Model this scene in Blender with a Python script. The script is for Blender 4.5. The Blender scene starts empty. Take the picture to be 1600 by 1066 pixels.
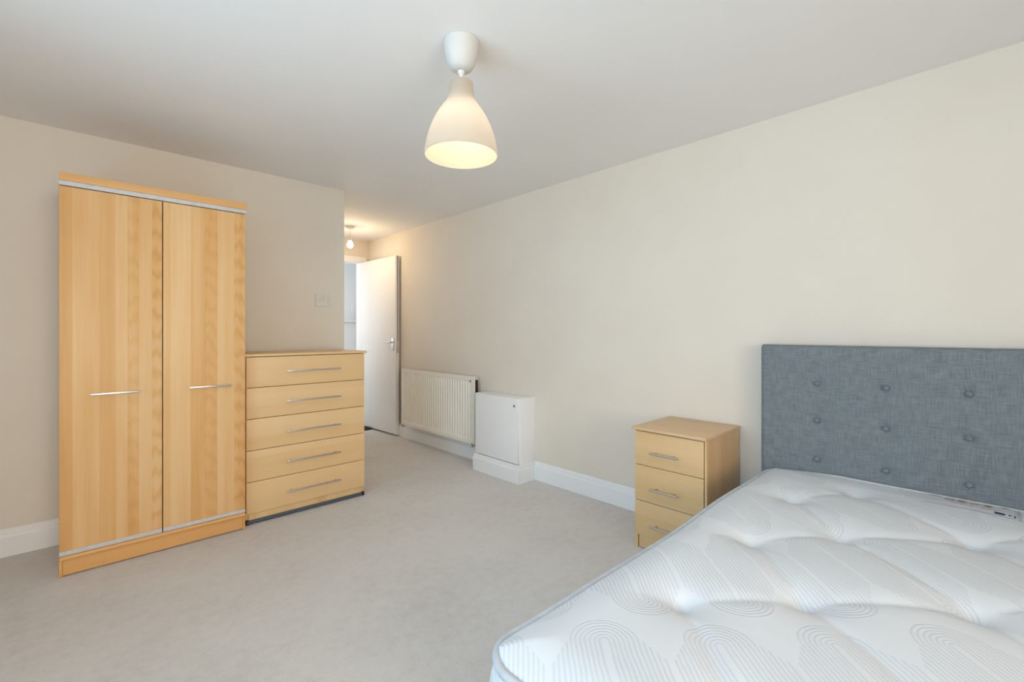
import bpy, bmesh, math, random
from mathutils import Vector, Matrix

random.seed(7)
S = bpy.context.scene
C = S.collection
PI = math.pi

# ------------------------------------------------------------------ camera
# axes: X runs towards the headboard wall, Y towards the wardrobe wall, Z up
F_PX, HORIZON, CAM_H = 714.0, 518.5, 1.13
YAW = math.atan2(745, 714)
cam_d = bpy.data.cameras.new('camera')
cam = bpy.data.objects.new('camera', cam_d)
C.objects.link(cam)
cam_d.sensor_width = 36.0
cam_d.lens = F_PX / 1600 * 36.0
cam_d.shift_y = (HORIZON - 533.0) / 1600
cam_d.clip_start = 0.02
cam.location = (0, 0, CAM_H)
cam.rotation_euler = (PI / 2, 0, YAW - PI / 2)
S.camera = cam

# ------------------------------------------------------------------ light and exposure
S.view_settings.view_transform = 'Standard'
S.view_settings.look = 'None'
S.view_settings.gamma = 1.0
S.view_settings.use_curve_mapping = False
S.view_settings.exposure = 0.10

w = bpy.data.worlds.new('sky'); S.world = w; w.use_nodes = True
bg = w.node_tree.nodes['Background']
bg.inputs[0].default_value = (0.72, 0.86, 1.0, 1); bg.inputs[1].default_value = 1.2

def area(name, loc, direction, sx, sy, power, col):
    l = bpy.data.lights.new(name, 'AREA'); l.shape = 'RECTANGLE'
    l.size, l.size_y, l.energy, l.color = sx, sy, power, col
    o = bpy.data.objects.new(name, l); C.objects.link(o); o.location = loc
    o.rotation_euler = Vector(direction).to_track_quat('-Z', 'Y').to_euler()
    return o

def point(name, loc, power, col, r):
    l = bpy.data.lights.new(name, 'POINT'); l.energy, l.color, l.shadow_soft_size = power, col, r
    o = bpy.data.objects.new(name, l); C.objects.link(o); o.location = loc
    return o

# daylight through the window behind the camera, then two added fill lights
area('window_daylight', (-1.16, 0.95, 1.42), (1, 0, 0.25), 2.4, 1.5, 59, (0.52, 0.78, 1.0))      # open sky
area('added_warm_fill', (0.00, -2.36, 1.42), (0, 1, 0.26), 1.9, 1.5, 86, (1.0, 0.85, 0.69))  # added warm fill to brighten the wardrobe wall
area('added_hall_fill', (1.30, 5.86, 1.45), (1, 0.40, 0), 0.8, 1.2, 17, (0.88, 0.94, 1.0))  # added fill light floating inside the hall, out of view

# ------------------------------------------------------------------ room numbers
XW, YL, YE, XC, ZC = 2.56, 3.43, 5.19, 1.50, 2.215   # headboard wall, wardrobe wall, end wall, corner, ceiling
XB, YB = -1.00, -2.20                                 # window wall, wall behind the camera

# ------------------------------------------------------------------ node helpers
class N:
    """small arithmetic wrapper round a node socket"""
    def __init__(s, t, sock): s.t, s.s = t, sock
    def _m(s, op, *a, clamp=False):
        n = s.t.nodes.new('ShaderNodeMath'); n.operation = op; n.use_clamp = clamp
        for i, v in enumerate((s,) + a):
            if isinstance(v, N): s.t.links.new(v.s, n.inputs[i])
            else: n.inputs[i].default_value = v
        return N(s.t, n.outputs[0])
    def __add__(s, o): return s._m('ADD', o)
    def __radd__(s, o): return s._m('ADD', o)
    def __sub__(s, o): return s._m('SUBTRACT', o)
    def __rsub__(s, o): return (s * -1.0) + o
    def __mul__(s, o): return s._m('MULTIPLY', o)
    def __rmul__(s, o): return s._m('MULTIPLY', o)
    def __truediv__(s, o): return s._m('DIVIDE', o)
    def abs(s): return s._m('ABSOLUTE')
    def sqrt(s): return s._m('SQRT')
    def sin(s): return s._m('SINE')
    def cos(s): return s._m('COSINE')
    def floor(s): return s._m('FLOOR')
    def frac(s): return s._m('FRACT')
    def max(s, o): return s._m('MAXIMUM', o)
    def min(s, o): return s._m('MINIMUM', o)
    def gt(s, o): return s._m('GREATER_THAN', o)
    def clamp(s): return s._m('ADD', 0.0, clamp=True)

def srgb(r, g, b):
    f = lambda c: (c / 255 / 12.92) if c / 255 <= 0.04045 else ((c / 255 + 0.055) / 1.055) ** 2.4
    return (f(r), f(g), f(b), 1)

MATS = {}
def material(name, col=(0.8, 0.8, 0.8, 1), rough=0.5, metal=0.0, spec=0.5):
    m = bpy.data.materials.new(name); m.use_nodes = True
    p = m.node_tree.nodes['Principled BSDF']
    p.inputs['Base Color'].default_value = col
    p.inputs['Roughness'].default_value = rough
    p.inputs['Metallic'].default_value = metal
    p.inputs['Specular IOR Level'].default_value = spec
    MATS[name] = m
    return m, m.node_tree, p

def coords(t, kind='Object'):
    n = t.nodes.new('ShaderNodeTexCoord')
    x = t.nodes.new('ShaderNodeSeparateXYZ'); t.links.new(n.outputs[kind], x.inputs[0])
    return N(t, x.outputs[0]), N(t, x.outputs[1]), N(t, x.outputs[2])

def vec(t, x, y, z):
    n = t.nodes.new('ShaderNodeCombineXYZ')
    for i, v in enumerate((x, y, z)):
        if isinstance(v, N): t.links.new(v.s, n.inputs[i])
        else: n.inputs[i].default_value = v
    return n.outputs[0]

def noise(t, v, scale=1.0, detail=2.0, rough=0.5, dist=0.0):
    n = t.nodes.new('ShaderNodeTexNoise')
    n.inputs['Scale'].default_value = scale; n.inputs['Detail'].default_value = detail
    n.inputs['Roughness'].default_value = rough; n.inputs['Distortion'].default_value = dist
    t.links.new(v, n.inputs['Vector'])
    return N(t, n.outputs[0])

def white(t, v):
    n = t.nodes.new('ShaderNodeTexWhiteNoise'); n.noise_dimensions = '1D'
    t.links.new(v.s, n.inputs['W'])
    return N(t, n.outputs['Value'])

def ramp(t, fac, stops):
    n = t.nodes.new('ShaderNodeValToRGB')
    while len(n.color_ramp.elements) < len(stops): n.color_ramp.elements.new(0.5)
    for e, (p, c) in zip(n.color_ramp.elements, stops): e.position, e.color = p, c
    t.links.new(fac.s, n.inputs[0])
    return n.outputs[0]

def bump(t, p, height, strength=0.2, dist=0.002):
    n = t.nodes.new('ShaderNodeBump')
    n.inputs['Strength'].default_value = strength; n.inputs['Distance'].default_value = dist
    t.links.new(height.s, n.inputs['Height']); t.links.new(n.outputs[0], p.inputs['Normal'])

# ------------------------------------------------------------------ materials
def paint(name, a, b, rough=0.75, sc=3.0, bs=0.08):
    m, t, p = material(name, a, rough, spec=0.25)
    x, y, z = coords(t)
    v = vec(t, x, y, z)
    t.links.new(ramp(t, noise(t, v, sc, 3), [(0.35, a), (0.65, b)]), p.inputs['Base Color'])
    bump(t, p, noise(t, v, 180, 3, 0.6), bs, 0.0015)
    return m
paint('cream_wall', srgb(228, 219, 206), srgb(230, 222, 209))
paint('white_ceiling', srgb(243, 241, 238), srgb(245, 243, 240), sc=1.5)
paint('white_gloss', srgb(240, 240, 240), srgb(243, 243, 243), rough=0.35, bs=0.02)
paint('white_plastic', srgb(222, 219, 212), srgb(225, 222, 216), rough=0.4, bs=0.0)
paint('cup_plastic', srgb(206, 203, 197), srgb(209, 206, 200), rough=0.45, bs=0.0)
paint('hall_paint', srgb(240, 242, 242), srgb(243, 244, 244))
paint('radiator_white', srgb(238, 234, 222), srgb(241, 237, 226), rough=0.38, bs=0.02)

def mk_carpet():
    m, t, p = material('beige_carpet', srgb(190, 176, 164), 0.95, spec=0.1)
    x, y, z = coords(t); v = vec(t, x, y, z)
    big = noise(t, v, 2.2, 4, 0.6); fine = noise(t, v, 260, 2, 0.6); mid = noise(t, v, 22, 4, 0.65)
    f = big * 0.35 + mid * 0.35 + fine * 0.3
    t.links.new(ramp(t, f, [(0.30, srgb(206, 200, 195)), (0.50, srgb(223, 219, 215)), (0.70, srgb(231, 228, 225))]), p.inputs['Base Color'])
    bump(t, p, fine + mid * 0.6, 0.7, 0.006)
    if 'Sheen Weight' in p.inputs: p.inputs['Sheen Weight'].default_value = 0.15
mk_carpet()

def mk_wood(name, grain, across, dark, mid, light, strip=0.055, contrast=1.0, figure=True):
    """beech effect laminate: long strips, fine streaks and a few cathedral figures along the grain axis"""
    m, t, p = material(name, mid, 0.42, spec=0.35)
    q = dict(zip('xyz', coords(t)))
    oi = t.nodes.new('ShaderNodeObjectInfo')
    rnd = N(t, oi.outputs['Random'])
    g = q[grain]; a = q[across]; o = q[[k for k in 'xyz' if k not in (grain, across)][0]]
    ss = a + o + rnd * 7.3
    wob = noise(t, vec(t, g * 0.7, ss * 3.0, 0.0), 1.0, 2)
    band = white(t, (ss / strip + wob * 0.25).floor())
    soft = noise(t, vec(t, g * 0.55, ss * 16.0, 0.0), 1.0, 3)
    fine = noise(t, vec(t, g * 5.0, ss * 260.0, 0.0), 1.0, 3, 0.6)
    f = band * (0.38 * contrast) + soft * (0.50 * contrast) + fine * 0.16 + (0.5 - 0.52 * contrast)
    if figure:
        cell = (ss / strip + wob * 0.25)
        u = cell.frac() - 0.5
        on = white(t, cell.floor() + 31.7).gt(0.72)
        ph = g * 34.0 + u * u * 26.0 + noise(t, vec(t, g * 6.0, ss * 22.0, 3.0), 1.0, 3) * 5.0
        f = f - (ph.sin() * 0.5 + 0.5) * on * (0.14 * contrast)
    t.links.new(ramp(t, f, [(0.22, dark), (0.48, mid), (0.78, light)]), p.inputs['Base Color'])
    bump(t, p, fine, 0.05, 0.001)
    return m
BD, BM, BL = srgb(216, 154, 86), srgb(234, 186, 126), srgb(242, 207, 160)
def mk_beech_door():
    m, t, p = material('beech_door', srgb(234, 186, 126), 0.42, spec=0.35)
    x, y, z = coords(t)
    ss = x + y
    # strip edges in metres across the two doors, tone of each strip, 1 where a figured strip sits
    strips = [(0.0, .30, 0), (.042, .66, 0), (.085, .60, 0), (.135, .40, 0), (.195, .72, 0), (.240, .46, 1), (.285, .70, 0), (.333, .55, 2),
              (.379, .56, 0), (.412, .80, 0), (.450, .76, 0), (.497, .42, 0), (.560, .36, 1), (.618, .72, 0), (.655, .66, 0), (.698, .44, 2)]
    n = t.nodes.new('ShaderNodeValToRGB'); g = t.nodes.new('ShaderNodeValToRGB')
    for r_, pick in ((n, 1), (g, 2)):
        r_.color_ramp.interpolation = 'CONSTANT'
        while len(r_.color_ramp.elements) < len(strips): r_.color_ramp.elements.new(0.99)
        for e_, st in zip(r_.color_ramp.elements, strips):
            v = st[pick] if pick == 1 else st[pick] / 2
            e_.position = st[0] / 0.76; e_.color = (v, v, v, 1)
    wob = noise(t, vec(t, z * 0.8, ss * 2.0, 0.0), 1.0, 2) * 0.006 - 0.003
    pos = (ss + wob) / 0.76
    t.links.new(pos.s, n.inputs[0]); t.links.new(pos.s, g.inputs[0])
    tone, fig = N(t, n.outputs[0]), N(t, g.outputs[0])
    soft = noise(t, vec(t, z * 0.6, ss * 22.0, 0.0), 1.0, 3)
    long_ = noise(t, vec(t, z * 1.1, ss * 5.0, 4.0), 1.0, 2)
    fine = noise(t, vec(t, z * 4.0, ss * 300.0, 0.0), 1.0, 3, 0.6)
    wv = noise(t, vec(t, z * 7.0, ss * 30.0, 3.0), 1.0, 3)
    ph = z * 62.0 + (ss * 41.0).sin() * 1.5 + ss * 24.0 + wv * 9.0
    ring = (ph.sin() * 0.5 + 0.5)
    f = tone * 0.36 + soft * 0.36 + long_ * 0.30 + fine * 0.14 - 0.07 - ring * ring * fig * 0.13
    t.links.new(ramp(t, f, [(0.20, srgb(206, 144, 78)), (0.46, srgb(229, 178, 116)), (0.62, srgb(237, 196, 143)), (0.80, srgb(242, 209, 166))]), p.inputs['Base Color'])
    bump(t, p, fine, 0.05, 0.001)
mk_beech_door()
mk_wood('beech_rail', 'x', 'z', BD, srgb(228, 172, 106), BM, strip=0.03, contrast=0.6, figure=False)
CD, CM, CL = srgb(216, 174, 118), srgb(231, 194, 142), srgb(238, 207, 162)
mk_wood('oak_drawer_wide', 'x', 'z', CD, CM, CL, strip=0.07, contrast=0.55, figure=False)
mk_wood('oak_plinth', 'z', 'x', CD, CM, CL, strip=0.06, contrast=0.8, figure=False)
mk_wood('oak_drawer_bedside', 'y', 'z', srgb(200,162,110), srgb(216, 181, 132), srgb(224, 194, 150), strip=0.07, contrast=0.5, figure=False)
mk_wood('oak_side_bedside', 'z', 'x', srgb(196, 156, 112), srgb(206, 170, 128), srgb(214, 182, 142), strip=0.07, contrast=0.7)
mk_wood('oak_top_bedside', 'y', 'x', srgb(204, 166, 124), srgb(214, 180, 140), srgb(221, 190, 152), strip=0.07, contrast=0.5, figure=False)

def metal(name, col, rough):
    m, t, p = material(name, col, rough, 1.0)
    x, y, z = coords(t)
    f = noise(t, vec(t, x * 300.0, y * 300.0, z * 40.0), 1.0, 2)
    t.links.new((f * 0.15 + (rough - 0.07)).s, p.inputs['Roughness'])
metal('brushed_steel', srgb(205, 203, 200), 0.32)
metal('brass_chrome', srgb(190, 175, 150), 0.3)

def plain(name, col, rough=0.5, spec=0.4):
    m, t, p = material(name, col, rough, spec=spec)
    x, y, z = coords(t)
    d = tuple(c * 0.88 for c in col[:3]) + (1,)
    t.links.new(ramp(t, noise(t, vec(t, x, y, z), 40, 2), [(0.3, d), (0.7, col)]), p.inputs['Base Color'])
plain('silver_trim', srgb(214, 214, 214), 0.4)
plain('dark_gap', srgb(52, 38, 26), 0.8)
plain('slate_strip', srgb(84, 96, 106), 0.5)
plain('black_rubber_and_shade', srgb(26, 26, 28), 0.7)
plain('dark_strip', srgb(86, 70, 58), 0.7)
plain('dark_brown_mat', srgb(70, 54, 48), 0.9)
plain('navy_print', srgb(48, 44, 96), 0.6)
plain('orange_print', srgb(206, 150, 92), 0.6)
plain('brown_print', srgb(150, 112, 92), 0.6)
plain('grey_print', srgb(140, 142, 150), 0.6)
plain('green_grey_print', srgb(150, 160, 156), 0.6)
plain('label_cloth', srgb(222, 223, 230), 0.7)
plain('piping_tape', srgb(198, 204, 210), 0.75)

def mk_linen():
    m, t, p = material('grey_linen', srgb(120, 126, 134), 0.95, spec=0.1)
    x, y, z = coords(t)
    ss = x + y
    h = noise(t, vec(t, ss * 16.0, z * 330.0, 0.0), 1.0, 3, 0.6)
    v = noise(t, vec(t, ss * 330.0, z * 16.0, 5.0), 1.0, 3, 0.6)
    b = noise(t, vec(t, ss, z, 9.0), 30.0, 3)
    f = h * 0.42 + v * 0.42 + b * 0.16
    t.links.new(ramp(t, f, [(0.30, srgb(94, 101, 105)), (0.50, srgb(123, 131, 135)), (0.70, srgb(146, 154, 158))]), p.inputs['Base Color'])
    bump(t, p, h + v, 0.5, 0.002)
mk_linen()

def mk_ticking():
    """white knitted mattress cover with woven bands of concentric arches"""
    m, t, p = material('mattress_ticking', srgb(238, 240, 243), 0.85, spec=0.15)
    x, y, z = coords(t, 'UV')
    wob = noise(t, vec(t, x, y, 0.0), 9.0, 2) * 0.016 - 0.008
    P = (x + y) * 0.70711 + wob; Q = (x - y) * 0.70711 + wob * 0.6
    PER, ROW, R = 0.236, 0.45, 0.070
    half = PER / 2; s = half / 12
    r = ((P - 1.035) / ROW).frac() * ROW               # 0..ROW inside a band
    par = ((P - 1.035) / ROW).floor() * 0.0
    top = ROW - r - 0.022                              # distance below the band's upper edge
    bot = r - 0.004
    u = (((Q - 0.170) / PER + 0.5).frac() - 0.5).abs() * PER
    ub = half - u
    # inside arch: below the springing the stripes are straight, above it they are concentric
    def cap(u_, d_):
        k = (R - d_).max(0.0)                          # how far past the springing line
        rad = (u_ * u_ + k * k).sqrt()
        inside = (R - rad).gt(-0.002)
        out = u_.gt(R) * (d_ - R * 0.9 - (u_ - R) * 1.5).gt(0.0)
        return rad, inside.max(out)
    r1, m1 = cap(u, top)
    r2, m2 = cap(ub, bot)
    use_top = (bot - top).gt(0.0)
    rad = r1 * use_top + r2 * (1.0 - use_top)
    mask = m1 * use_top + m2 * (1.0 - use_top)
    core = u.gt(s * 0.5).max((R - top).gt(0.0)) * ub.gt(s * 0.5).max((R - bot).gt(0.0)) * rad.gt(s * 0.5)
    line = ((rad * (2 * PI / s)).cos() * 0.5 + 0.5)
    line = (line * 1.35 - 0.30).clamp() * mask * core
    knit = noise(t, vec(t, x, y, 0.0), 900.0, 2)
    t.links.new(ramp(t, line + knit * 0.08, [(0.0, srgb(222, 227, 232)), (1.0, srgb(210, 216, 222))]), p.inputs['Base Color'])
    bump(t, p, knit * 0.12 - line * 0.9, 0.40, 0.0016)
mk_ticking()

def mk_shade():
    m = bpy.data.materials.new('opal_shade'); m.use_nodes = True; MATS['opal_shade'] = m
    t = m.node_tree; t.nodes.clear()
    out = t.nodes.new('ShaderNodeOutputMaterial')
    tl = t.nodes.new('ShaderNodeBsdfTranslucent'); df = t.nodes.new('ShaderNodeBsdfDiffuse')
    mx = t.nodes.new('ShaderNodeMixShader')
    tl.inputs[0].default_value = (0.34, 0.36, 0.38, 1)
    x, y, z = coords(t)
    t.links.new(ramp(t, noise(t, vec(t, x, y, z), 25, 2), [(0.3, srgb(226, 221, 208)), (0.7, srgb(230, 226, 214))]), df.inputs[0])
    mx.inputs[0].default_value = 0.74
    t.links.new(df.outputs[0], mx.inputs[1]); t.links.new(tl.outputs[0], mx.inputs[2])
    em = t.nodes.new('ShaderNodeEmission'); em.inputs[0].default_value = (1.0, 0.76, 0.52, 1); em.inputs[1].default_value = 0.20   # light scattered within the lit opal glass
    ad = t.nodes.new('ShaderNodeAddShader')
    t.links.new(mx.outputs[0], ad.inputs[0]); t.links.new(em.outputs[0], ad.inputs[1]); t.links.new(ad.outputs[0], out.inputs[0])
mk_shade()

def mk_glow(name, col, strength):
    m, t, p = material(name, (1, 1, 1, 1), 0.3)
    x, y, z = coords(t)
    f = noise(t, vec(t, x, y, z), 8, 1)
    t.links.new(ramp(t, f, [(0.0, col), (1.0, col)]), p.inputs['Emission Color'])
    p.inputs['Emission Strength'].default_value = strength
mk_glow('lit_bulb', (1.0, 0.86, 0.66, 1), 30.0)
mk_glow('lit_shaded_bulb', (1.0, 0.86, 0.68, 1), 0.9)

def mk_glass():
    m = bpy.data.materials.new('window_glass'); m.use_nodes = True; MATS['window_glass'] = m
    t = m.node_tree; t.nodes.clear()
    out = t.nodes.new('ShaderNodeOutputMaterial'); tr = t.nodes.new('ShaderNodeBsdfTransparent')
    gl = t.nodes.new('ShaderNodeBsdfGlossy'); gl.inputs['Roughness'].default_value = 0.02
    fr = t.nodes.new('ShaderNodeFresnel'); mx = t.nodes.new('ShaderNodeMixShader')
    t.links.new(fr.outputs[0], mx.inputs[0]); t.links.new(tr.outputs[0], mx.inputs[1])
    t.links.new(gl.outputs[0], mx.inputs[2]); t.links.new(mx.outputs[0], out.inputs[0])
mk_glass()

# ------------------------------------------------------------------ mesh helpers
def box(bm, x0, x1, y0, y1, z0, z1, bev=0.0, seg=2):
    r = bmesh.ops.create_cube(bm, size=1.0)
    vs = r['verts']
    for v in vs:
        v.co = Vector(((x0 + x1) / 2 + v.co.x * (x1 - x0), (y0 + y1) / 2 + v.co.y * (y1 - y0), (z0 + z1) / 2 + v.co.z * (z1 - z0)))
    if bev > 0:
        es = list({e for v in vs for e in v.link_edges})
        bmesh.ops.bevel(bm, geom=es, offset=bev, segments=seg, profile=0.6, affect='EDGES')
    return bm

def B(*a, **k): return box(bmesh.new(), *a, **k)

def tube(bm, pts, r, n=12, closed=False, caps=True):
    pts = [Vector(p) for p in pts]; rings = []; L = len(pts)
    up = Vector((0, 0, 1))
    for i, p in enumerate(pts):
        a = pts[(i - 1) % L] if (closed or i > 0) else p
        b = pts[(i + 1) % L] if (closed or i < L - 1) else p
        d = (b - a).normalized()
        s = d.cross(up)
        if s.length < 1e-4: s = d.cross(Vector((1, 0, 0)))
        s.normalize(); q = s.cross(d).normalized()
        rr = r[i] if isinstance(r, (list, tuple)) else r
        rings.append([bm.verts.new(p + s * (rr * math.cos(2 * PI * k / n)) + q * (rr * math.sin(2 * PI * k / n))) for k in range(n)])
    for i in range(L if closed else L - 1):
        A, Bq = rings[i], rings[(i + 1) % L]
        for k in range(n): bm.faces.new((A[k], A[(k + 1) % n], Bq[(k + 1) % n], Bq[k]))
    if caps and not closed:
        bm.faces.new(rings[0][::-1]); bm.faces.new(rings[-1])
    return bm

def lathe(bm, prof, n=48, cx=0.0, cy=0.0):
    rings = []
    for r, z in prof:
        if r < 1e-6: rings.append([bm.verts.new((cx, cy, z))])
        else: rings.append([bm.verts.new((cx + r * math.cos(2 * PI * k / n), cy + r * math.sin(2 * PI * k / n), z)) for k in range(n)])
    for A, Q in zip(rings, rings[1:]):
        for k in range(n):
            k2 = (k + 1) % n
            if len(A) == 1 and len(Q) == 1: continue
            if len(A) == 1: bm.faces.new((A[0], Q[k2], Q[k]))
            elif len(Q) == 1: bm.faces.new((A[k], A[k2], Q[0]))
            else: bm.faces.new((A[k], A[k2], Q[k2], Q[k]))
    return bm

def extrude_profile(bm, prof, p0, p1, nrm):
    """prof: (distance from wall, height) pairs, run from p0 to p1 on the floor, nrm points away from the wall"""
    p0, p1, nrm = Vector(p0), Vector(p1), Vector(nrm)
    A = [bm.verts.new(p0 + nrm * a + Vector((0, 0, h))) for a, h in prof]
    Q = [bm.verts.new(p1 + nrm * a + Vector((0, 0, h))) for a, h in prof]
    n = len(prof)
    for i in range(n): bm.faces.new((A[i], A[(i + 1) % n], Q[(i + 1) % n], Q[i]))
    bm.faces.new(A[::-1]); bm.faces.new(Q)
    return bm

def mesh_from(bm, name, smooth=False):
    bmesh.ops.recalc_face_normals(bm, faces=bm.faces)
    me = bpy.data.meshes.new(name); bm.to_mesh(me); bm.free()
    if smooth:
        for p in me.polygons: p.use_smooth = True
        try: me.set_sharp_from_angle(angle=math.radians(38))
        except Exception: pass
    return me

def obj(name, bm, mat, parent=None, smooth=True, label=None):
    me = bm if isinstance(bm, bpy.types.Mesh) else mesh_from(bm, name, smooth)
    if not me.materials: me.materials.append(MATS[mat])
    o = bpy.data.objects.new(name, me); C.objects.link(o)
    if parent is not None: o.parent = parent
    if label: o['label'] = label
    return o

def thing(name, label, cat, loc=(0, 0, 0), rotz=0.0, group=None):
    o = bpy.data.objects.new(name, None); C.objects.link(o)
    o.empty_display_size = 0.1
    o.location = loc; o.rotation_euler = (0, 0, rotz)
    o['label'] = label; o['category'] = cat
    if group: o['group'] = group
    return o

def tag(o, label, cat, group=None):
    o['label'] = label; o['category'] = cat
    if group: o['group'] = group
    return o

def struct(name, bm, mat, label=None, parent=None, smooth=False):
    o = obj(name, bm, mat, parent, smooth)
    if parent is None:
        o['kind'] = 'structure'
        if label: o['label'] = label
        o['category'] = name.split('_')[0]
    return o

# ------------------------------------------------------------------ the room shell
YH, XH0, XH1 = 7.3, 1.2, 3.7          # hall beyond the doorway
T = 0.12
b = bmesh.new(); box(b, XB - T, XW + T, YB - T, YE, -0.12, 0.0)
struct('floor', b, 'beige_carpet', 'plain beige cut-pile carpet covering the bedroom floor')
b = bmesh.new(); box(b, XB - T, XW + T, YB - T, YE + T, ZC, ZC + 0.12)
struct('ceiling', b, 'white_ceiling', 'flat off-white painted ceiling over the bedroom')
struct('wall_right', B(XW, XW + T, YB - T, YE + T, 0, ZC), 'cream_wall', 'long cream wall behind the headboard, bedside chest and radiator')
b = bmesh.new(); box(b, XB - T, XC, YL, YL + T, 0, ZC); box(b, XC - T, XC, YL + T, YE, 0, ZC)
struct('wall_left', b, 'cream_wall', 'cream wall behind the wardrobe, turning into the doorway passage')
DX0, DX1, DH = 1.705, 2.472, 1.962     # doorway opening
b = bmesh.new()
box(b, XC - T, DX0, YE, YE + T, 0, ZC); box(b, DX1, XW, YE, YE + T, 0, ZC); box(b, DX0, DX1, YE, YE + T, DH, ZC)
struct('wall_end', b, 'cream_wall', 'short cream wall with the doorway at the end of the passage')
VX0, VX1 = -0.85, 0.95
b = bmesh.new()
box(b, XB - T, VX0, YB - T, YB, 0, ZC); box(b, VX1, XW + T, YB - T, YB, 0, ZC)
box(b, VX0, VX1, YB - T, YB, 0, 0.72); box(b, VX0, VX1, YB - T, YB, 2.10, ZC)
struct('wall_back', b, 'cream_wall', 'cream wall to the right of the bed, out of view')
WY0, WY1, WZ0, WZ1 = -0.20, 2.10, 0.72, 2.10
b = bmesh.new()
box(b, XB - T, XB, YB, WY0, 0, ZC); box(b, XB - T, XB, WY1, YL, 0, ZC)
box(b, XB - T, XB, WY0, WY1, 0, WZ0); box(b, XB - T, XB, WY0, WY1, WZ1, ZC)
struct('wall_window', b, 'cream_wall', 'cream window wall behind the camera')
# window behind the camera
b = bmesh.new()
for z0, z1 in ((WZ0, WZ0 + 0.05), (WZ1 - 0.05, WZ1)): box(b, XB - 0.09, XB - 0.03, WY0, WY1, z0, z1, 0.004)
for i in range(4):
    yy = WY0 + (WY1 - WY0 - 0.05) * i / 3
    box(b, XB - 0.09, XB - 0.03, yy, yy + 0.05, WZ0 + 0.05, WZ1 - 0.05, 0.004)
win = struct('window_1', b, 'white_gloss', 'wide white framed bedroom window behind the camera')
for i in range(3):
    ww = (WY1 - WY0 - 0.05) / 3
    obj('window_pane', B(XB - 0.063, XB - 0.057, WY0 + ww * i + 0.05, WY0 + ww * (i + 1), WZ0 + 0.05, WZ1 - 0.05), 'window_glass', win)
obj('window_sill', B(XB - 0.03, XB + 0.10, WY0 - 0.06, WY1 + 0.06, WZ0 - 0.03, WZ0, 0.006), 'white_gloss', win)

b = bmesh.new()  # window added in the back wall to let the warm fill light in
for z0, z1 in ((WZ0, WZ0 + 0.05), (WZ1 - 0.05, WZ1)): box(b, VX0, VX1, YB - 0.09, YB - 0.03, z0, z1, 0.004)
for i in range(4):
    xx = VX0 + (VX1 - VX0 - 0.05) * i / 3
    box(b, xx, xx + 0.05, YB - 0.09, YB - 0.03, WZ0 + 0.05, WZ1 - 0.05, 0.004)
win = struct('window_added_back', b, 'white_gloss', 'added unseen white framed window for the warm fill light, beyond the far side of the bed')
for i in range(3):
    ww = (VX1 - VX0 - 0.05) / 3
    obj('window_pane', B(VX0 + ww * i + 0.05, VX0 + ww * (i + 1), YB - 0.063, YB - 0.057, WZ0 + 0.05, WZ1 - 0.05), 'window_glass', win)
obj('window_sill', B(VX0 - 0.06, VX1 + 0.06, YB - 0.03, YB + 0.10, WZ0 - 0.03, WZ0, 0.006), 'white_gloss', win)

# hall beyond the door
struct('floor_hall', B(XH0, XH1, YE, YH, -0.12, -0.004), 'hall_paint', 'pale hall floor beyond the doorway')
b = bmesh.new(); box(b, XH0, XH1, YE + T, YH, 2.32, 2.42)
struct('ceiling_hall', b, 'white_ceiling', 'white hall ceiling beyond the doorway')
b = bmesh.new()
box(b, XH0, XH1, 6.42, 6.52, 0, 2.32)
struct('wall_hall', b, 'hall_paint', 'white hall wall seen through the open doorway')
b = bmesh.new(); box(b, 2.2, XH1, 6.27, 6.42, 0, 1.262, 0.006); box(b, 2.2, XH1, 6.235, 6.42, 1.262, 1.300, 0.008)
struct('trim_ledge', b, 'hall_paint', 'half-height white boxed ledge seen through the doorway')
b = bmesh.new(); box(b, XH1, XH1 + 0.1, YE, YH, 0, 2.32); box(b, XW, XH1, YE + T, YE + T + 0.02, 0, 2.32)
struct('wall_hall_side', b, 'hall_paint', 'white side wall of the hall')
b = bmesh.new(); box(b, XH0 - 0.1, XH0, YE, YH, 0, 2.32); box(b, XH0, DX0 - 0.05, YE + T, YE + T + 0.02, 0, 2.32)
struct('wall_hall_far', b, 'hall_paint', 'white left side wall of the hall')

b = bmesh.new()  # window frame added around the floating hall fill light
for z0, z1 in ((0.80, 0.85), (2.05, 2.10)): box(b, XH0, XH0 + 0.05, 5.42, 6.30, z0, z1, 0.004)
for y0 in (5.42, 6.25): box(b, XH0, XH0 + 0.05, y0, y0 + 0.05, 0.85, 2.05, 0.004)
struct('window_added_hall', b, 'white_gloss', 'added unseen white window frame around the hall fill light, left of the doorway')

# door frame
b = bmesh.new()
box(b, DX0, DX0 + 0.03, YE - 0.004, YE + T, 0, DH - 0.013, 0.003); box(b, DX1 - 0.001, DX1 + 0.03, YE - 0.004, YE + T, 0, DH - 0.013, 0.003)
box(b, DX0, DX1 + 0.03, YE - 0.004, YE + T, DH - 0.012, DH + 0.02, 0.003)
box(b, DX0 - 0.055, DX0 + 0.005, YE - 0.016, YE, 0, DH - 0.001, 0.004)
box(b, DX1 + 0.012, DX1 + 0.07, YE - 0.016, YE, 0, DH - 0.001, 0.004)
box(b, DX0 - 0.055, DX1 + 0.07, YE - 0.016, YE, DH, DH + 0.06, 0.004)
struct('trim_door_frame', b, 'white_gloss', 'white painted door lining and architrave at the end of the passage')

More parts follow.
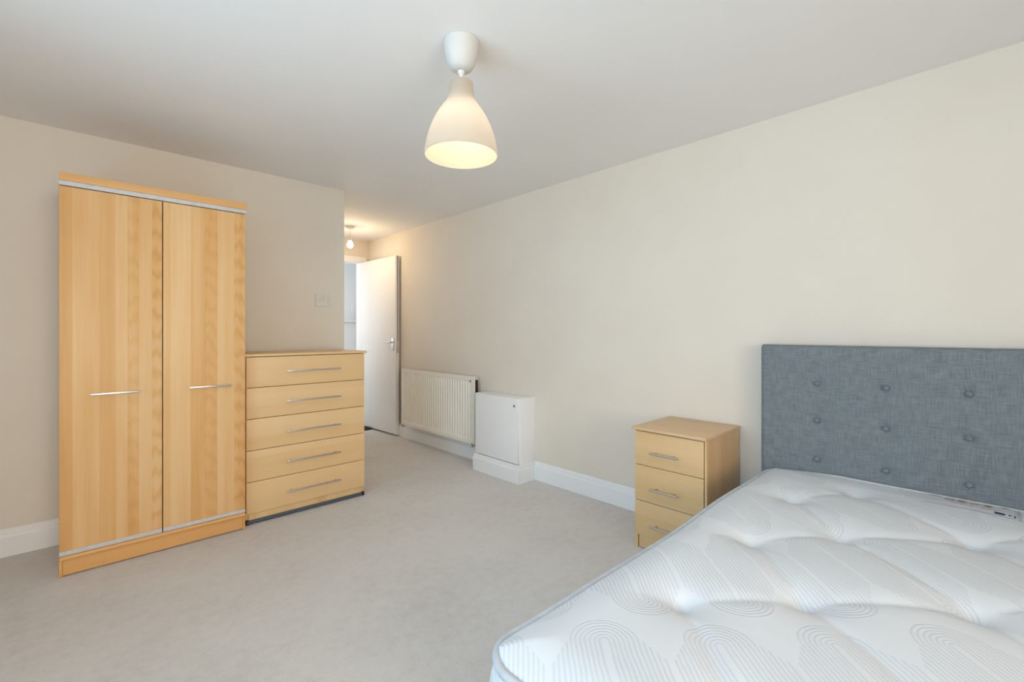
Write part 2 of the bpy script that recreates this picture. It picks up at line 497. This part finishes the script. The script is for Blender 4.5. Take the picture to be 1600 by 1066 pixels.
# baseboards with a moulded top
SK = [(0.0, 0.0), (0.019, 0.0), (0.019, 0.098), (0.017, 0.105), (0.012, 0.109), (0.012, 0.117), (0.010, 0.122), (0.010, 0.130), (0.006, 0.136), (0.0, 0.137)]
b = bmesh.new()
extrude_profile(b, SK, (XW, YB, 0), (XW, 2.405, 0), (-1, 0, 0)); extrude_profile(b, SK, (XW, 2.93, 0), (XW, YE, 0), (-1, 0, 0))
struct('baseboard_right', b, 'white_gloss', 'white moulded skirting along the headboard wall')
b = bmesh.new(); extrude_profile(b, SK, (XB, YL, 0), (XC, YL, 0), (0, -1, 0)); extrude_profile(b, SK, (XC, YL, 0), (XC, YE - 0.02, 0), (1, 0, 0))
struct('baseboard_left', b, 'white_gloss', 'white moulded skirting behind the wardrobe')
b = bmesh.new(); extrude_profile(b, SK, (XB, YB, 0), (XB, YL, 0), (1, 0, 0)); extrude_profile(b, SK, (XB, YB, 0), (XW, YB, 0), (0, 1, 0))
struct('baseboard_back', b, 'white_gloss', 'white skirting on the walls behind the camera')

# ------------------------------------------------------------------ wardrobe
WX, WYF = -0.050, 2.940
ww, wd, wh = 0.757, 0.462, 1.862
wr = thing('wardrobe', 'tall two-door beech-effect wardrobe with silver trim beside the chest of drawers', 'wardrobe', (WX, WYF, 0))
b = bmesh.new()
box(b, 0, 0.016, 0.018, wd, 0.0, 1.822, 0.001); box(b, ww - 0.016, ww, 0.018, wd, 0.0, 1.822, 0.001)
box(b, 0.016, ww - 0.016, 0.03, wd, 0.10, 0.116); box(b, 0.016, ww - 0.016, wd - 0.008, wd, 0.05, 1.82)
box(b, 0.016, ww - 0.016, 0.03, wd, 1.80, 1.818)
obj('carcass', b, 'beech_door', wr)
b = bmesh.new(); box(b, 0, ww + 0.006, -0.006, wd, 1.826, wh, 0.002)
obj('cornice', b, 'beech_rail', wr)
obj('trim_strip', B(0.0, ww + 0.004, -0.004, 0.03, 1.804, 1.8255, 0.0015), 'silver_trim', wr)
gapx = 0.379
for i, (x0, x1) in enumerate(((0.001, gapx - 0.0022), (gapx + 0.0022, ww - 0.001))):
    d = obj('door', B(x0, x1, 0.0, 0.016, 0.119, 1.800, 0.001), 'beech_door', wr)
    obj('trim_strip', B(x0, x1, -0.002, 0.016, 0.0985, 0.1188, 0.0012), 'silver_trim', d)
    hx0, hx1 = ((0.105, 0.287), (0.489, 0.681))[i]
    b = bmesh.new(); box(b, hx0, hx1, -0.034, -0.026, 0.829, 0.839, 0.002)
    for hx in (hx0 + 0.014, hx1 - 0.022): tube(b, [(hx + 0.004, -0.03, 0.834), (hx + 0.004, 0.0, 0.834)], 0.004)
    obj('handle', b, 'brushed_steel', d)
obj('backing', B(gapx - 0.01, gapx + 0.01, 0.0165, 0.028, 0.10, 1.80), 'dark_gap', wr)
b = bmesh.new(); box(b, 0, ww, -0.008, 0.03, 0.077, 0.0965, 0.008, 4)
obj('bottom_rail', b, 'beech_rail', wr)
obj('plinth', B(0.012, ww - 0.012, 0.008, 0.024, 0.006, 0.0775, 0.001), 'beech_rail', wr)
for px0 in (0.0, ww - 0.0115): obj('plinth_end', B(px0, px0 + 0.0115, 0.004, 0.018, 0.002, 0.077, 0.001), 'beech_rail', wr)

# ------------------------------------------------------------------ chest of drawers
CX, CY = 0.722, 2.985
cw, cd_, ch = 0.727, 0.415, 0.998
co = thing('chest_of_drawers', 'wide five-drawer oak-effect chest of drawers standing right of the wardrobe', 'chest of drawers', (CX, CY, 0))
b = bmesh.new(); box(b, 0, 0.016, 0.018, cd_, 0.024, 0.983, 0.001); box(b, cw - 0.016, cw, 0.018, cd_, 0.024, 0.983, 0.001)
box(b, 0.016, cw - 0.016, cd_ - 0.008, cd_, 0.03, 0.98)
obj('carcass', b, 'oak_plinth', co)
obj('top', B(-0.010, cw + 0.013, -0.010, cd_, 0.9835, ch, 0.002), 'oak_drawer_wide', co)
zs = [0.981, 0.800, 0.617, 0.432, 0.248, 0.064]
obj('backing', B(0.017, cw - 0.017, 0.0165, 0.022, 0.066, 0.98), 'dark_gap', co)
for k in range(5):
    dr = obj('drawer', B(0.001, cw - 0.001, 0.0, 0.016, zs[k + 1] + 0.002, zs[k] - 0.0015, 0.001), 'oak_drawer_wide', co)
    zc = zs[k + 1] + 0.088 + 0.002; hx0, hx1 = 0.214, 0.550
    b = bmesh.new(); box(b, hx0, hx1, -0.034, -0.027, zc - 0.005, zc + 0.005, 0.002)
    for hx in (hx0 + 0.03, hx1 - 0.03): tube(b, [(hx, -0.03, zc), (hx, 0.0, zc)], 0.0045)
    obj('handle', b, 'brushed_steel', dr)
obj('plinth', B(0.016, cw - 0.016, 0.012, 0.028, 0.024, 0.066), 'oak_plinth', co)
obj('base_strip', B(0.004, cw - 0.018, 0.0, 0.03, 0.006, 0.024, 0.002), 'slate_strip', co)
for fx in (0.0, cw - 0.017):
    for fy in (0.004, cd_ - 0.03): obj('foot', B(fx, fx + 0.017, fy, fy + 0.02, 0.0, 0.026, 0.002), 'black_rubber_and_shade', co)

# ------------------------------------------------------------------ bedside chest
bx, by = 2.134, 0.913
bs = thing('bedside_chest', 'small three-drawer oak-effect bedside chest between the bed and white skirting', 'bedside table', (bx, by, 0))
bw, bdp, bh = 0.376, 0.402, 0.633
for y0 in (0.0, bw - 0.016): obj('side_panel', B(0.016, bdp, y0, y0 + 0.016, 0.0, 0.617, 0.001), 'oak_side_bedside', bs)
obj('back_panel', B(bdp - 0.006, bdp, 0.016, bw - 0.016, 0.02, 0.61), 'oak_side_bedside', bs)
obj('top', B(-0.014, bdp + 0.004, -0.004, bw + 0.014, 0.6175, bh, 0.003), 'oak_top_bedside', bs)
obj('backing', B(0.0145, 0.02, 0.010, bw - 0.010, 0.07, 0.615), 'dark_gap', bs)
zz = [0.613, 0.437, 0.251, 0.070]
for k in range(3):
    dr = obj('drawer', B(-0.002, 0.014, 0.013, bw - 0.001, zz[k + 1] + 0.0022, zz[k] - 0.001, 0.001), 'oak_drawer_bedside', bs)
    zc = (0.5135, 0.330, 0.143)[k]; y0, y1 = 0.129, 0.277
    b = bmesh.new(); tube(b, [(-0.032, y0, zc), (-0.032, y1, zc)], 0.0055)
    for yy in (y0 + 0.026, y1 - 0.026): tube(b, [(-0.032, yy, zc), (-0.002, yy, zc)], 0.004)
    obj('handle', b, 'brushed_steel', dr)
obj('plinth', B(0.010, 0.02, 0.017, bw - 0.0175, 0.004, 0.0705), 'oak_drawer_bedside', bs)
obj('front_edge', B(0.004, 0.0158, 0.0, 0.010, 0.0, 0.617), 'oak_drawer_bedside', bs)
obj('front_edge', B(0.004, 0.0158, bw - 0.0145, bw, 0.0, 0.069), 'oak_drawer_bedside', bs)

# ------------------------------------------------------------------ bed: base and headboard
HY0, HY1, HX = -0.685, 0.786, 2.462
bed = thing('bed', 'double divan bed with grey linen buttoned headboard against the cream wall', 'bed', (2.46, 0.05, 0))
L = lambda p: (p[0] - 2.46, p[1] - 0.05, p[2])
cols = [0.547 - 0.2475 * k for k in range(5)]; rows = [0.892, 0.722, 0.544, 0.37]
def hb_front(y, z):
    dx = 0.0
    ey = min(y - HY0, HY1 - y); ez = 1.066 - z
    for e, r_ in ((ey, 0.022), (ez, 0.022)):
        if e < r_: dx += r_ - math.sqrt(max(0, r_ * r_ - (r_ - e) ** 2))
    for cy_ in cols:
        for cz_ in rows:
            d2 = (y - cy_) ** 2 + (z - cz_) ** 2
            if d2 < 0.02: dx += 0.0085 * math.exp(-d2 / (2 * 0.018 ** 2)) + 0.004 * math.exp(-d2 / (2 * 0.05 ** 2))
    return HX + dx
def spaced(a, c, n, edge):
    base = [a + (c - a) * i / n for i in range(n + 1)]
    extra = [a + edge * k for k in (0.06, 0.2, 0.4, 0.65)] + [c - edge * k for k in (0.06, 0.2, 0.4, 0.65)]
    return sorted(set(base + extra))
ys = spaced(HY0, HY1, 150, 0.022); zsr = spaced(0.10, 1.066, 96, 0.022)
bm = bmesh.new()
G = [[bm.verts.new(L((hb_front(y, z), y, z))) for z in zsr] for y in ys]
for i in range(len(ys) - 1):
    for j in range(len(zsr) - 1): bm.faces.new((G[i][j], G[i][j + 1], G[i + 1][j + 1], G[i + 1][j]))
edge_loop = [G[i][0] for i in range(len(ys))] + [G[-1][j] for j in range(1, len(zsr))] + [G[i][-1] for i in range(len(ys) - 2, -1, -1)] + [G[0][j] for j in range(len(zsr) - 2, 0, -1)]
bk = [bm.verts.new((XW - 0.022 - 2.46, v.co.y, v.co.z)) for v in edge_loop]
n = len(edge_loop)
for i in range(n): bm.faces.new((edge_loop[i], edge_loop[(i + 1) % n], bk[(i + 1) % n], bk[i]))
bm.faces.new(bk)
hb = obj('headboard', bm, 'grey_linen', bed)
bb = bmesh.new(); lathe(bb, [(0.0, 0.0105), (0.005, 0.010), (0.009, 0.0075), (0.0115, 0.003), (0.012, 0.0), (0.0, 0.0)], 20)
bmesh.ops.rotate(bb, verts=bb.verts, cent=(0, 0, 0), matrix=Matrix.Rotation(-PI / 2, 3, 'Y'))
bme = mesh_from(bb, 'button', True)
for cz_ in rows[:3]:
    for cy_ in cols:
        o = obj('button', bme, 'grey_linen', hb); o.location = L((HX + 0.0045, cy_, cz_))
MX0, MX1, MY0, MY1 = 0.615, 2.450, -0.615, 0.733
obj('divan_base', B(*[MX0 + 0.01 - 2.46, MX1 - 2.46, MY0 + 0.01 - 0.05, MY1 - 0.01 - 0.05], 0.05, 0.252, 0.015, 3), 'grey_linen', bed)
for fx in (MX0 + 0.12, MX1 - 0.12):
    for fy in (MY0 + 0.1, MY1 - 0.1):
        b = bmesh.new(); tube(b, [L((fx, fy, 0.0)), L((fx, fy, 0.052))], 0.025, 16); obj('foot', b, 'black_rubber_and_shade', bed)

# ------------------------------------------------------------------ mattress
ma = thing('mattress', 'white tufted double mattress with grey-white piping lying on the bed', 'mattress', (1.5, 0.07, 0.252))
ML = lambda p: (p[0] - 1.5, p[1] - 0.07, p[2] - 0.252)
RC = 0.085
tufts = [(1.055, .512), (1.525, .512), (2.005, .522), (1.497, .018), (1.989, .031), (1.27, .306), (1.756, .328), (2.254, .364),
         (0.80, .285), (1.02, .010), (1.26, -.20), (1.75, -.19), (2.24, -.18), (0.79, -.21), (1.04, -.46), (1.51, -.46), (2.0, -.45)]
segs = []
for i, p in enumerate(tufts):
    for q in tufts[i + 1:]:
        dd = math.hypot(p[0] - q[0], p[1] - q[1])
        if dd < 0.44: segs.append((p, q, dd))
# pulls from the outer tufts towards the border
for p in tufts:
    if p[1] > 0.45: segs.append((p, (p[0] - 0.10, MY1 - 0.06), 0.2)); 
def smooth(a, c, v):
    v = min(1, max(0, (v - a) / (c - a))); return v * v * (3 - 2 * v)
def rim_z(x, y):
    """height of the piping: it sags along the long sides and rises towards the middle of the headboard end"""
    side = 0.4475 + 0.014 * smooth(1.45, 2.05, x) + 0.010 * (1 - smooth(0.62, 0.90, x)) + 0.003 * math.sin(x * 8.0)
    head = 0.018 * smooth(MX1 - 0.12, MX1 - 0.01, x) * smooth(0.0, 0.30, min(MY1 - y, y - MY0))
    return side + head
def top_z(x, y):
    e = max(0.0, min(x - MX0, MX1 - x, MY1 - y, y - MY0))
    z = 0.4955
    if e < 0.13: z -= (z - rim_z(x, y) - 0.004) * (1 - e / 0.13) ** 2.2
    dm = 9.0
    cut = 0.0
    for t_ in tufts:
        r_ = math.hypot(x - t_[0], y - t_[1])
        if r_ < 0.4: cut = max(cut, 0.040 * math.exp(-r_ / 0.050) + 0.008 * math.exp(-(r_ / 0.016) ** 2))
    cr = 0.0
    for (p, q, dd) in segs:
        vx, vy = q[0] - p[0], q[1] - p[1]
        l2 = vx * vx + vy * vy
        s_ = ((x - p[0]) * vx + (y - p[1]) * vy) / l2
        s_ = min(1, max(0, s_))
        d_ = math.hypot(x - p[0] - vx * s_, y - p[1] - vy * s_)
        if d_ < 0.15:
            sag = 0.017 - 0.007 * math.sin(PI * s_)
            if dd == 0.2: sag = 0.010 * (1 - s_)
            cr = max(cr, sag * math.exp(-d_ / 0.030))
    soft = 0.0022 * math.sin(x * 9.1 + y * 4.0) + 0.0016 * math.sin(y * 13 - x * 5.0)
    return z - max(cut, cr) - 0.35 * min(cut, cr) + soft * min(1, max(0, e) / 0.08)
def round_corner(x, y):
    """pull grid points of each corner square into a quarter disc"""
    for cx, sx in ((MX0 + RC, -1), (MX1 - RC, 1)):
        for cy, sy in ((MY0 + RC, -1), (MY1 - RC, 1)):
            a, c = (x - cx) * sx / RC, (y - cy) * sy / RC
            if a > 0 and c > 0:
                return cx + sx * RC * a * math.sqrt(1 - c * c / 2), cy + sy * RC * c * math.sqrt(1 - a * a / 2)
    return x, y
NX, NY = 250, 180
gx = [MX0 + (MX1 - MX0) * i / NX for i in range(NX + 1)]; gy = [MY0 + (MY1 - MY0) * j / NY for j in range(NY + 1)]
bm = bmesh.new(); uv = bm.loops.layers.uv.new('UVMap'); world_xy = {}
G = []
for x in gx:
    col = []
    for y in gy:
        X, Y = round_corner(x, y)
        e0 = min(x - MX0, MX1 - x, y - MY0, MY1 - y)
        v = bm.verts.new(ML((X, Y, top_z(X, Y) if e0 > 1e-6 else rim_z(X, Y) - 0.006))); world_xy[v] = (X, Y); col.append(v)
    G.append(col)
for i in range(NX):
    for j in range(NY): bm.faces.new((G[i][j], G[i + 1][j], G[i + 1][j + 1], G[i][j + 1]))
rim = [G[i][0] for i in range(NX + 1)] + [G[NX][j] for j in range(1, NY + 1)] + [G[i][NY] for i in range(NX - 1, -1, -1)] + [G[0][j] for j in range(NY - 1, 0, -1)]
rim_w = [world_xy[v] for v in rim]
cxm, cym = (MX0 + MX1) / 2, (MY0 + MY1) / 2
def rim_normal(i):
    a, c = rim_w[i - 1], rim_w[(i + 1) % len(rim_w)]
    tx, ty = c[0] - a[0], c[1] - a[1]; l = math.hypot(tx, ty) or 1
    return (ty / l, -tx / l)
prev = rim
for zf, out in ((1.0, 0.008), (0.85, 0.016), (0.68, 0.021), (0.5, 0.022), (0.3, 0.021), (0.15, 0.016), (0.03, 0.006), (0.0, 0.0)):
    ring = []
    for i, (X, Y) in enumerate(rim_w):
        nx, ny = rim_normal(i)
        fade = 1.0 if X < MX1 - 0.03 else 0.2
        hz = 0.2605 + (rim_z(X, Y) - 0.010 - 0.2605) * zf
        v = bm.verts.new(ML((X + nx * out * fade, Y + ny * out * fade, hz))); world_xy[v] = (X + nx * (0.45 - hz), Y + ny * (0.45 - hz)); ring.append(v)
    for i in range(len(ring)):
        k = (i + 1) % len(ring); bm.faces.new((prev[i], ring[i], ring[k], prev[k]))
    prev = ring
bm.faces.new(prev)
for f_ in bm.faces:
    for l_ in f_.loops: l_[uv].uv = world_xy[l_.vert]
obj('cover', bm, 'mattress_ticking', ma)
for zp, rr in ((None, 0.0095), (0.2612, 0.0085)):
    pts = []
    for i, (X, Y) in enumerate(rim_w):
        nx, ny = rim_normal(i)
        if i % 2 == 0: pts.append(ML((X + nx * 0.004 * (X < MX1 - 0.03), Y + ny * 0.004, (rim_z(X, Y) if zp is None else zp))))
    b = bmesh.new(); tube(b, pts, rr, 10, closed=True); obj('piping', b, 'piping_tape', ma)
tb = bmesh.new(); lathe(tb, [(0.0, 0.006), (0.004, 0.0055), (0.0065, 0.003), (0.0065, 0.0), (0.0, 0.0)], 10)
tme = mesh_from(tb, 'tuft', True)
for (x, y) in tufts:
    o = obj('tuft', tme, 'piping_tape', ma); o.location = ML((x, y, top_z(x, y) - 0.001))
# sewn label by the headboard
def patch(bm, x0, x1, y0, y1, lift, nx=6, ny=8):
    g = [[bm.verts.new(ML((x0 + (x1 - x0) * i / nx, y0 + (y1 - y0) * j / ny, top_z(x0 + (x1 - x0) * i / nx, y0 + (y1 - y0) * j / ny) + lift))) for j in range(ny + 1)] for i in range(nx + 1)]
    for i in range(nx):
        for j in range(ny): bm.faces.new((g[i][j], g[i + 1][j], g[i + 1][j + 1], g[i][j + 1]))
def oval(bm, cx, cy, rx, ry, lift, n=18):
    c = bm.verts.new(ML((cx, cy, top_z(cx, cy) + lift)))
    r_ = [bm.verts.new(ML((cx + rx * math.cos(2 * PI * k / n), cy + ry * math.sin(2 * PI * k / n), top_z(cx + rx * math.cos(2 * PI * k / n), cy + ry * math.sin(2 * PI * k / n)) + lift))) for k in range(n)]
    for k in range(n): bm.faces.new((c, r_[k], r_[(k + 1) % n]))
b = bmesh.new(); patch(b, 2.292, 2.440, -0.064, 0.172, 0.0016, 18, 24)
lab = obj('label_patch', b, 'label_cloth', ma, label='white printed sewn-on label')
b = bmesh.new(); patch(b, 2.285, 2.440, -0.078, -0.070, 0.0016, 18, 3); obj('label_edge', b, 'piping_tape', lab)
for k, (yy, mt) in enumerate(((0.103, 'brown_print'), (0.070, 'orange_print'), (0.036, 'orange_print'), (0.002, 'orange_print'))):
    b = bmesh.new(); oval(b, 2.409, yy, 0.0145, 0.0135, 0.0026); e = obj('emblem', b, mt, lab)
    b = bmesh.new(); oval(b, 2.409, yy, 0.0085, 0.008, 0.0031); obj('emblem_centre', b, ('label_cloth', 'brown_print', 'label_cloth', 'brown_print')[k], lab)
b = bmesh.new(); oval(b, 2.431, -0.042, 0.007, 0.012, 0.0026); obj('emblem', b, 'green_grey_print', lab)
b = bmesh.new(); patch(b, 2.428, 2.434, 0.126, 0.160, 0.0026, 2, 6); obj('print_line', b, 'navy_print', lab)
b = bmesh.new(); rr = random.Random(3)
yy = 0.097
while yy > -0.014:
    wv = rr.choice((0.0016, 0.0022, 0.003))
    if not (0.062 > yy > 0.050 or 0.041 > yy > 0.020):
        hgt = rr.choice((0.006, 0.009, 0.014))
        patch(b, 2.350 - hgt / 2, 2.350 + hgt / 2, yy - wv, yy, 0.0026, 1, 1)
    yy -= wv + 0.0022
obj('small_print', b, 'grey_print', lab)['kind'] = 'stuff'
b = bmesh.new(); patch(b, 2.306, 2.328, -0.039, -0.014, 0.0026, 3, 4)
obj('print_block', b, 'navy_print', lab)
b = bmesh.new(); patch(b, 2.312, 2.324, -0.053, -0.047, 0.0026, 2, 2)
obj('print_block', b, 'navy_print', lab)
b = bmesh.new(); patch(b, 2.300, 2.328, -0.063, -0.060, 0.0026, 3, 1)
obj('print_block', b, 'navy_print', lab)

# ------------------------------------------------------------------ boxed-in pipe cupboard
bxc = thing('pipe_cupboard', 'small white boxed-in wall cupboard with skirting base right of the radiator', 'cupboard', (2.385, 2.42, 0))
D = XW - 2.385
b = bmesh.new(); box(b, 0.016, D, 0.0, 0.505, 0.0, 0.629, 0.002)
obj('body', b, 'white_gloss', bxc)
fp = obj('front_panel', B(0.0, 0.0145, 0.010, 0.505, 0.139, 0.629, 0.002), 'white_gloss', bxc)
b = bmesh.new(); tube(b, [(-0.006, 0.040, 0.572), (0.0, 0.040, 0.572)], 0.009, 16); obj('lock', b, 'brushed_steel', fp)
b = bmesh.new()
SKB = [(0.0, 0.0)] + [(a, h * 0.98) for a, h in SK[1:]]
rings = [[b.verts.new((fx(a_), fy(a_), h_)) for a_, h_ in SKB] for fx, fy in ((lambda a_: -a_, lambda a_: 0.514), (lambda a_: -a_, lambda a_: -a_), (lambda a_: D, lambda a_: -a_))]
for R0, R1 in zip(rings, rings[1:]):
    for i in range(len(SKB)): b.faces.new((R0[i], R0[(i + 1) % len(SKB)], R1[(i + 1) % len(SKB)], R1[i]))
b.faces.new(rings[0]); b.faces.new(rings[2])
obj('skirting', b, 'white_gloss', bxc, smooth=False)

# ------------------------------------------------------------------ radiator
RY0, RY1, RX, RZ0, RZ1 = 3.035, 4.235, 2.462, 0.165, 0.745
ra = thing('radiator', 'white ribbed panel radiator mounted on the cream wall beside the open door', 'radiator', (RX, RY0, RZ0))
rl, rh = RY1 - RY0, RZ1 - RZ0
bm = bmesh.new()
prof = [(0.0, 0.0)]; y = 0.045; NF = 30; pitch = (rl - 0.09) / NF
for k in range(NF):
    prof += [(y + pitch * 0.10, 0.0), (y + pitch * 0.28, 0.009), (y + pitch * 0.72, 0.009), (y + pitch * 0.90, 0.0)]; y += pitch
prof.append((rl, 0.0))
zl = [0.0, 0.030, 0.048, rh - 0.048, rh - 0.030, rh]; amt = [0, 0, 1, 1, 0, 0]
rowsv = [[bm.verts.new((d_ * a_, yy_, z_)) for yy_, d_ in prof] for z_, a_ in zip(zl, amt)]
for j in range(len(zl) - 1):
    for i in range(len(prof) - 1): bm.faces.new((rowsv[j][i], rowsv[j][i + 1], rowsv[j + 1][i + 1], rowsv[j + 1][i]))
bmesh.ops.recalc_face_normals(bm, faces=bm.faces)
bmesh.ops.solidify(bm, geom=bm.faces[:], thickness=0.012)
obj('front_panel', bm, 'radiator_white', ra, smooth=False)
b = bmesh.new()
box(b, 0.012, 0.022, 0.012, rl - 0.012, 0.004, 0.030, 0.003); box(b, 0.012, 0.022, 0.012, rl - 0.012, rh - 0.03, rh - 0.004, 0.003)
box(b, 0.046, 0.056, 0.020, rl - 0.020, 0.004, rh - 0.004, 0.004)
obj('back_panel', b, 'radiator_white', ra)
obj('fins_gap_shade', B(0.013, 0.0455, 0.006, rl - 0.006, 0.031, rh - 0.031), 'black_rubber_and_shade', ra)  # fins as one block, coloured black for the shade in the panel gap
b = bmesh.new(); tube(b, [(-0.002, 0.045, rh - 0.04), (-0.010, 0.045, rh - 0.04)], 0.009, 14); obj('bleed_plug', b, 'brass_chrome', ra)
for yy_ in (0.028, rl - 0.028):
    b = bmesh.new()
    tube(b, [(0.006, yy_, 0.012), (0.006, yy_, -0.022)], 0.012, 14)
    tube(b, [(0.006, yy_, -0.010), (XW - RX - 0.02, yy_, -0.010)], 0.007, 12)
    obj('valve', b, 'brass_chrome', ra)
for yy_ in (0.2, rl - 0.2): obj('bracket', B(0.056, XW - RX - 0.001, yy_, yy_ + 0.03, 0.08, rh - 0.08), 'radiator_white', ra)

# ------------------------------------------------------------------ door leaf, open against the radiator wall
hinge, free = Vector((2.469, 5.185)), Vector((2.499, 4.417))
dv = free - hinge; dlen = dv.length
door = thing('door_1', 'plain white flush door standing open beside the radiator', 'door', (hinge.x, hinge.y, 0), math.atan2(dv.y, dv.x))
door['kind'] = 'structure'
# local x runs from hinge to the lock edge, local +y points to the wall behind the door
obj('leaf', B(0, dlen, 0.0, 0.044, 0.022, 1.952, 0.002), 'white_gloss', door)
obj('smoke_seal', B(dlen - 0.002, dlen + 0.0012, 0.020, 0.029, 1.03, 1.952), 'dark_strip', door)
obj('lock_plate', B(dlen - 0.002, dlen + 0.0016, 0.010, 0.034, 0.90, 1.03), 'brushed_steel', door)
for s_, y_ in ((-1, 0.0), (1, 0.044)):
    b = bmesh.new(); hx_ = dlen - 0.055
    box(b, hx_ - 0.022, hx_ + 0.022, min(y_, y_ + s_ * 0.007), max(y_, y_ + s_ * 0.007), 0.93, 1.06, 0.003)
    tube(b, [(hx_, y_, 1.015), (hx_, y_ + s_ * 0.030, 1.015)], 0.008, 12)
    tube(b, [(hx_, y_ + s_ * 0.030, 1.015), (hx_ - 0.05, y_ + s_ * 0.032, 1.016), (hx_ - 0.115, y_ + s_ * 0.030, 1.018)], [0.009, 0.008, 0.007], 12)
    obj('handle', b, 'brushed_steel', door)
for z_ in (0.2, 1.0, 1.75):
    b = bmesh.new(); tube(b, [(-0.006, 0.010, z_), (-0.006, 0.010, z_ + 0.09)], 0.005, 10)
    obj('hinge', b, 'brushed_steel', door)

# ribbed mat by the door
mt = thing('door_mat', 'small dark brown ribbed mat at the foot of the open white door', 'mat', (2.15, 4.93, 0))
obj('backing', B(0.0, 0.335, 0.0, 0.14, 0.0, 0.006, 0.001), 'black_rubber_and_shade', mt)
rbm = B(-0.005, 0.005, 0.0, 0.14, 0.006, 0.016, 0.002); rme = mesh_from(rbm, 'rib', True)
for k in range(21):
    o = obj('rib', rme, 'dark_brown_mat', mt); o.location = (0.008 + k * 0.0159, 0, 0)

# ------------------------------------------------------------------ switches
def switch_plate(name, label, loc, wid, hgt, rockers, mat='white_plastic'):
    s = thing(name, label, 'switch', loc)
    obj('plate', B(-wid / 2, wid / 2, -0.008, 0.0, -hgt / 2, hgt / 2, 0.003, 3), mat, s)
    for rx in rockers: obj('rocker', B(rx - 0.007, rx + 0.007, -0.0115, -0.008, -0.004, 0.026, 0.0015), mat, s)
    for sx in (-1, 1):
        b = bmesh.new(); tube(b, [(sx * wid * 0.40, -0.0088, 0.0), (sx * wid * 0.40, -0.0075, 0.0)], 0.003, 10); obj('screw', b, 'grey_print', s)
switch_plate('light_switch', 'white double light switch plate on the wall above the chest of drawers', (1.333, YL, 1.365), 0.102, 0.092, (-0.012, 0.012))
switch_plate('hall_switch', 'small white switch on the hall wall seen through the doorway', (2.955, 6.42, 1.46), 0.070, 0.10, (0.0,), 'hall_paint')

# ------------------------------------------------------------------ pendant lamp
PX, PY = 1.047, 1.367
pl = thing('pendant_lamp', 'lit opal bell-shaped pendant lamp with white ceiling cup in mid room', 'lamp', (PX, PY, ZC))
z = lambda a: a - ZC
b = bmesh.new()
lathe(b, [(0.0, z(2.214)), (0.0655, z(2.214)), (0.0665, z(2.208)), (0.0655, z(2.198)), (0.061, z(2.165)), (0.053, z(2.135)), (0.041, z(2.115)), (0.027, z(2.106)), (0.014, z(2.104)), (0.0, z(2.104))], 48)
obj('ceiling_cup', b, 'cup_plastic', pl)
b = bmesh.new(); lathe(b, [(0.0, z(2.1045)), (0.014, z(2.1045)), (0.014, z(2.098)), (0.010, z(2.094)), (0.0045, z(2.083)), (0.003, z(2.078)), (0.0, z(2.078))], 20)
obj('cord_grip', b, 'white_plastic', pl)
b = bmesh.new(); tube(b, [(0, 0, z(2.08)), (0, 0, z(2.05))], 0.0028, 10); obj('cord', b, 'white_plastic', pl)
outer = [(0.012, 2.0645), (0.036, 2.0645), (0.042, 2.062), (0.0445, 2.055), (0.046, 2.03), (0.0485, 2.008), (0.055, 1.992), (0.066, 1.976), (0.083, 1.951), (0.098, 1.925), (0.111, 1.897), (0.122, 1.866), (0.130, 1.835), (0.1355, 1.805), (0.1370, 1.789)]
inner = [(r_ - 0.003, z_ - 0.001) for r_, z_ in outer[::-1]]
inner[-1] = (0.009, 2.0615)
b = bmesh.new(); lathe(b, [(r_, z(z_)) for r_, z_ in outer + [(0.1358, 1.7875)] + inner + [outer[0]]], 64)
obj('shade', b, 'opal_shade', pl)
b = bmesh.new(); lathe(b, [(0.0, z(2.052)), (0.019, z(2.052)), (0.019, z(2.0)), (0.0, z(2.0))], 24); obj('bulb_holder', b, 'white_plastic', pl)
b = bmesh.new(); lathe(b, [(0.012, z(1.999)), (0.014, z(1.985)), (0.026, z(1.965)), (0.030, z(1.945)), (0.026, z(1.925)), (0.014, z(1.914)), (0.0, z(1.911))], 24)
obj('bulb', b, 'lit_shaded_bulb', pl)
lp = point('pendant_light', (0, 0, z(1.890)), 3.7, (1.0, 0.72, 0.46), 0.035); lp.parent = pl

# bare bulb in the passage
QX, QY = 2.05, 4.546
pb = thing('bare_bulb_pendant', 'lit bare bulb on a short cord under the passage ceiling near the door', 'lamp', (QX, QY, ZC))
b = bmesh.new(); lathe(b, [(0.0, z(2.2145)), (0.044, z(2.2145)), (0.044, z(2.205)), (0.036, z(2.194)), (0.012, z(2.186)), (0.0, z(2.185))], 32); obj('ceiling_rose', b, 'white_plastic', pb)
b = bmesh.new(); tube(b, [(0, 0, z(2.186)), (0, 0, z(2.10))], 0.003, 8); obj('cord', b, 'white_plastic', pb)
b = bmesh.new(); lathe(b, [(0.0, z(2.11)), (0.008, z(2.11)), (0.016, z(2.095)), (0.018, z(2.066)), (0.0, z(2.066))], 20); obj('bulb_holder', b, 'white_plastic', pb)
b = bmesh.new(); lathe(b, [(0.012, z(2.066)), (0.015, z(2.055)), (0.026, z(2.04)), (0.030, z(2.022)), (0.026, z(2.004)), (0.014, z(1.994)), (0.0, z(1.991))], 24); obj('bulb', b, 'lit_bulb', pb)
lq = point('bare_bulb_light', (0, 0, z(1.975)), 5.0, (1.0, 0.72, 0.42), 0.02); lq.parent = pb
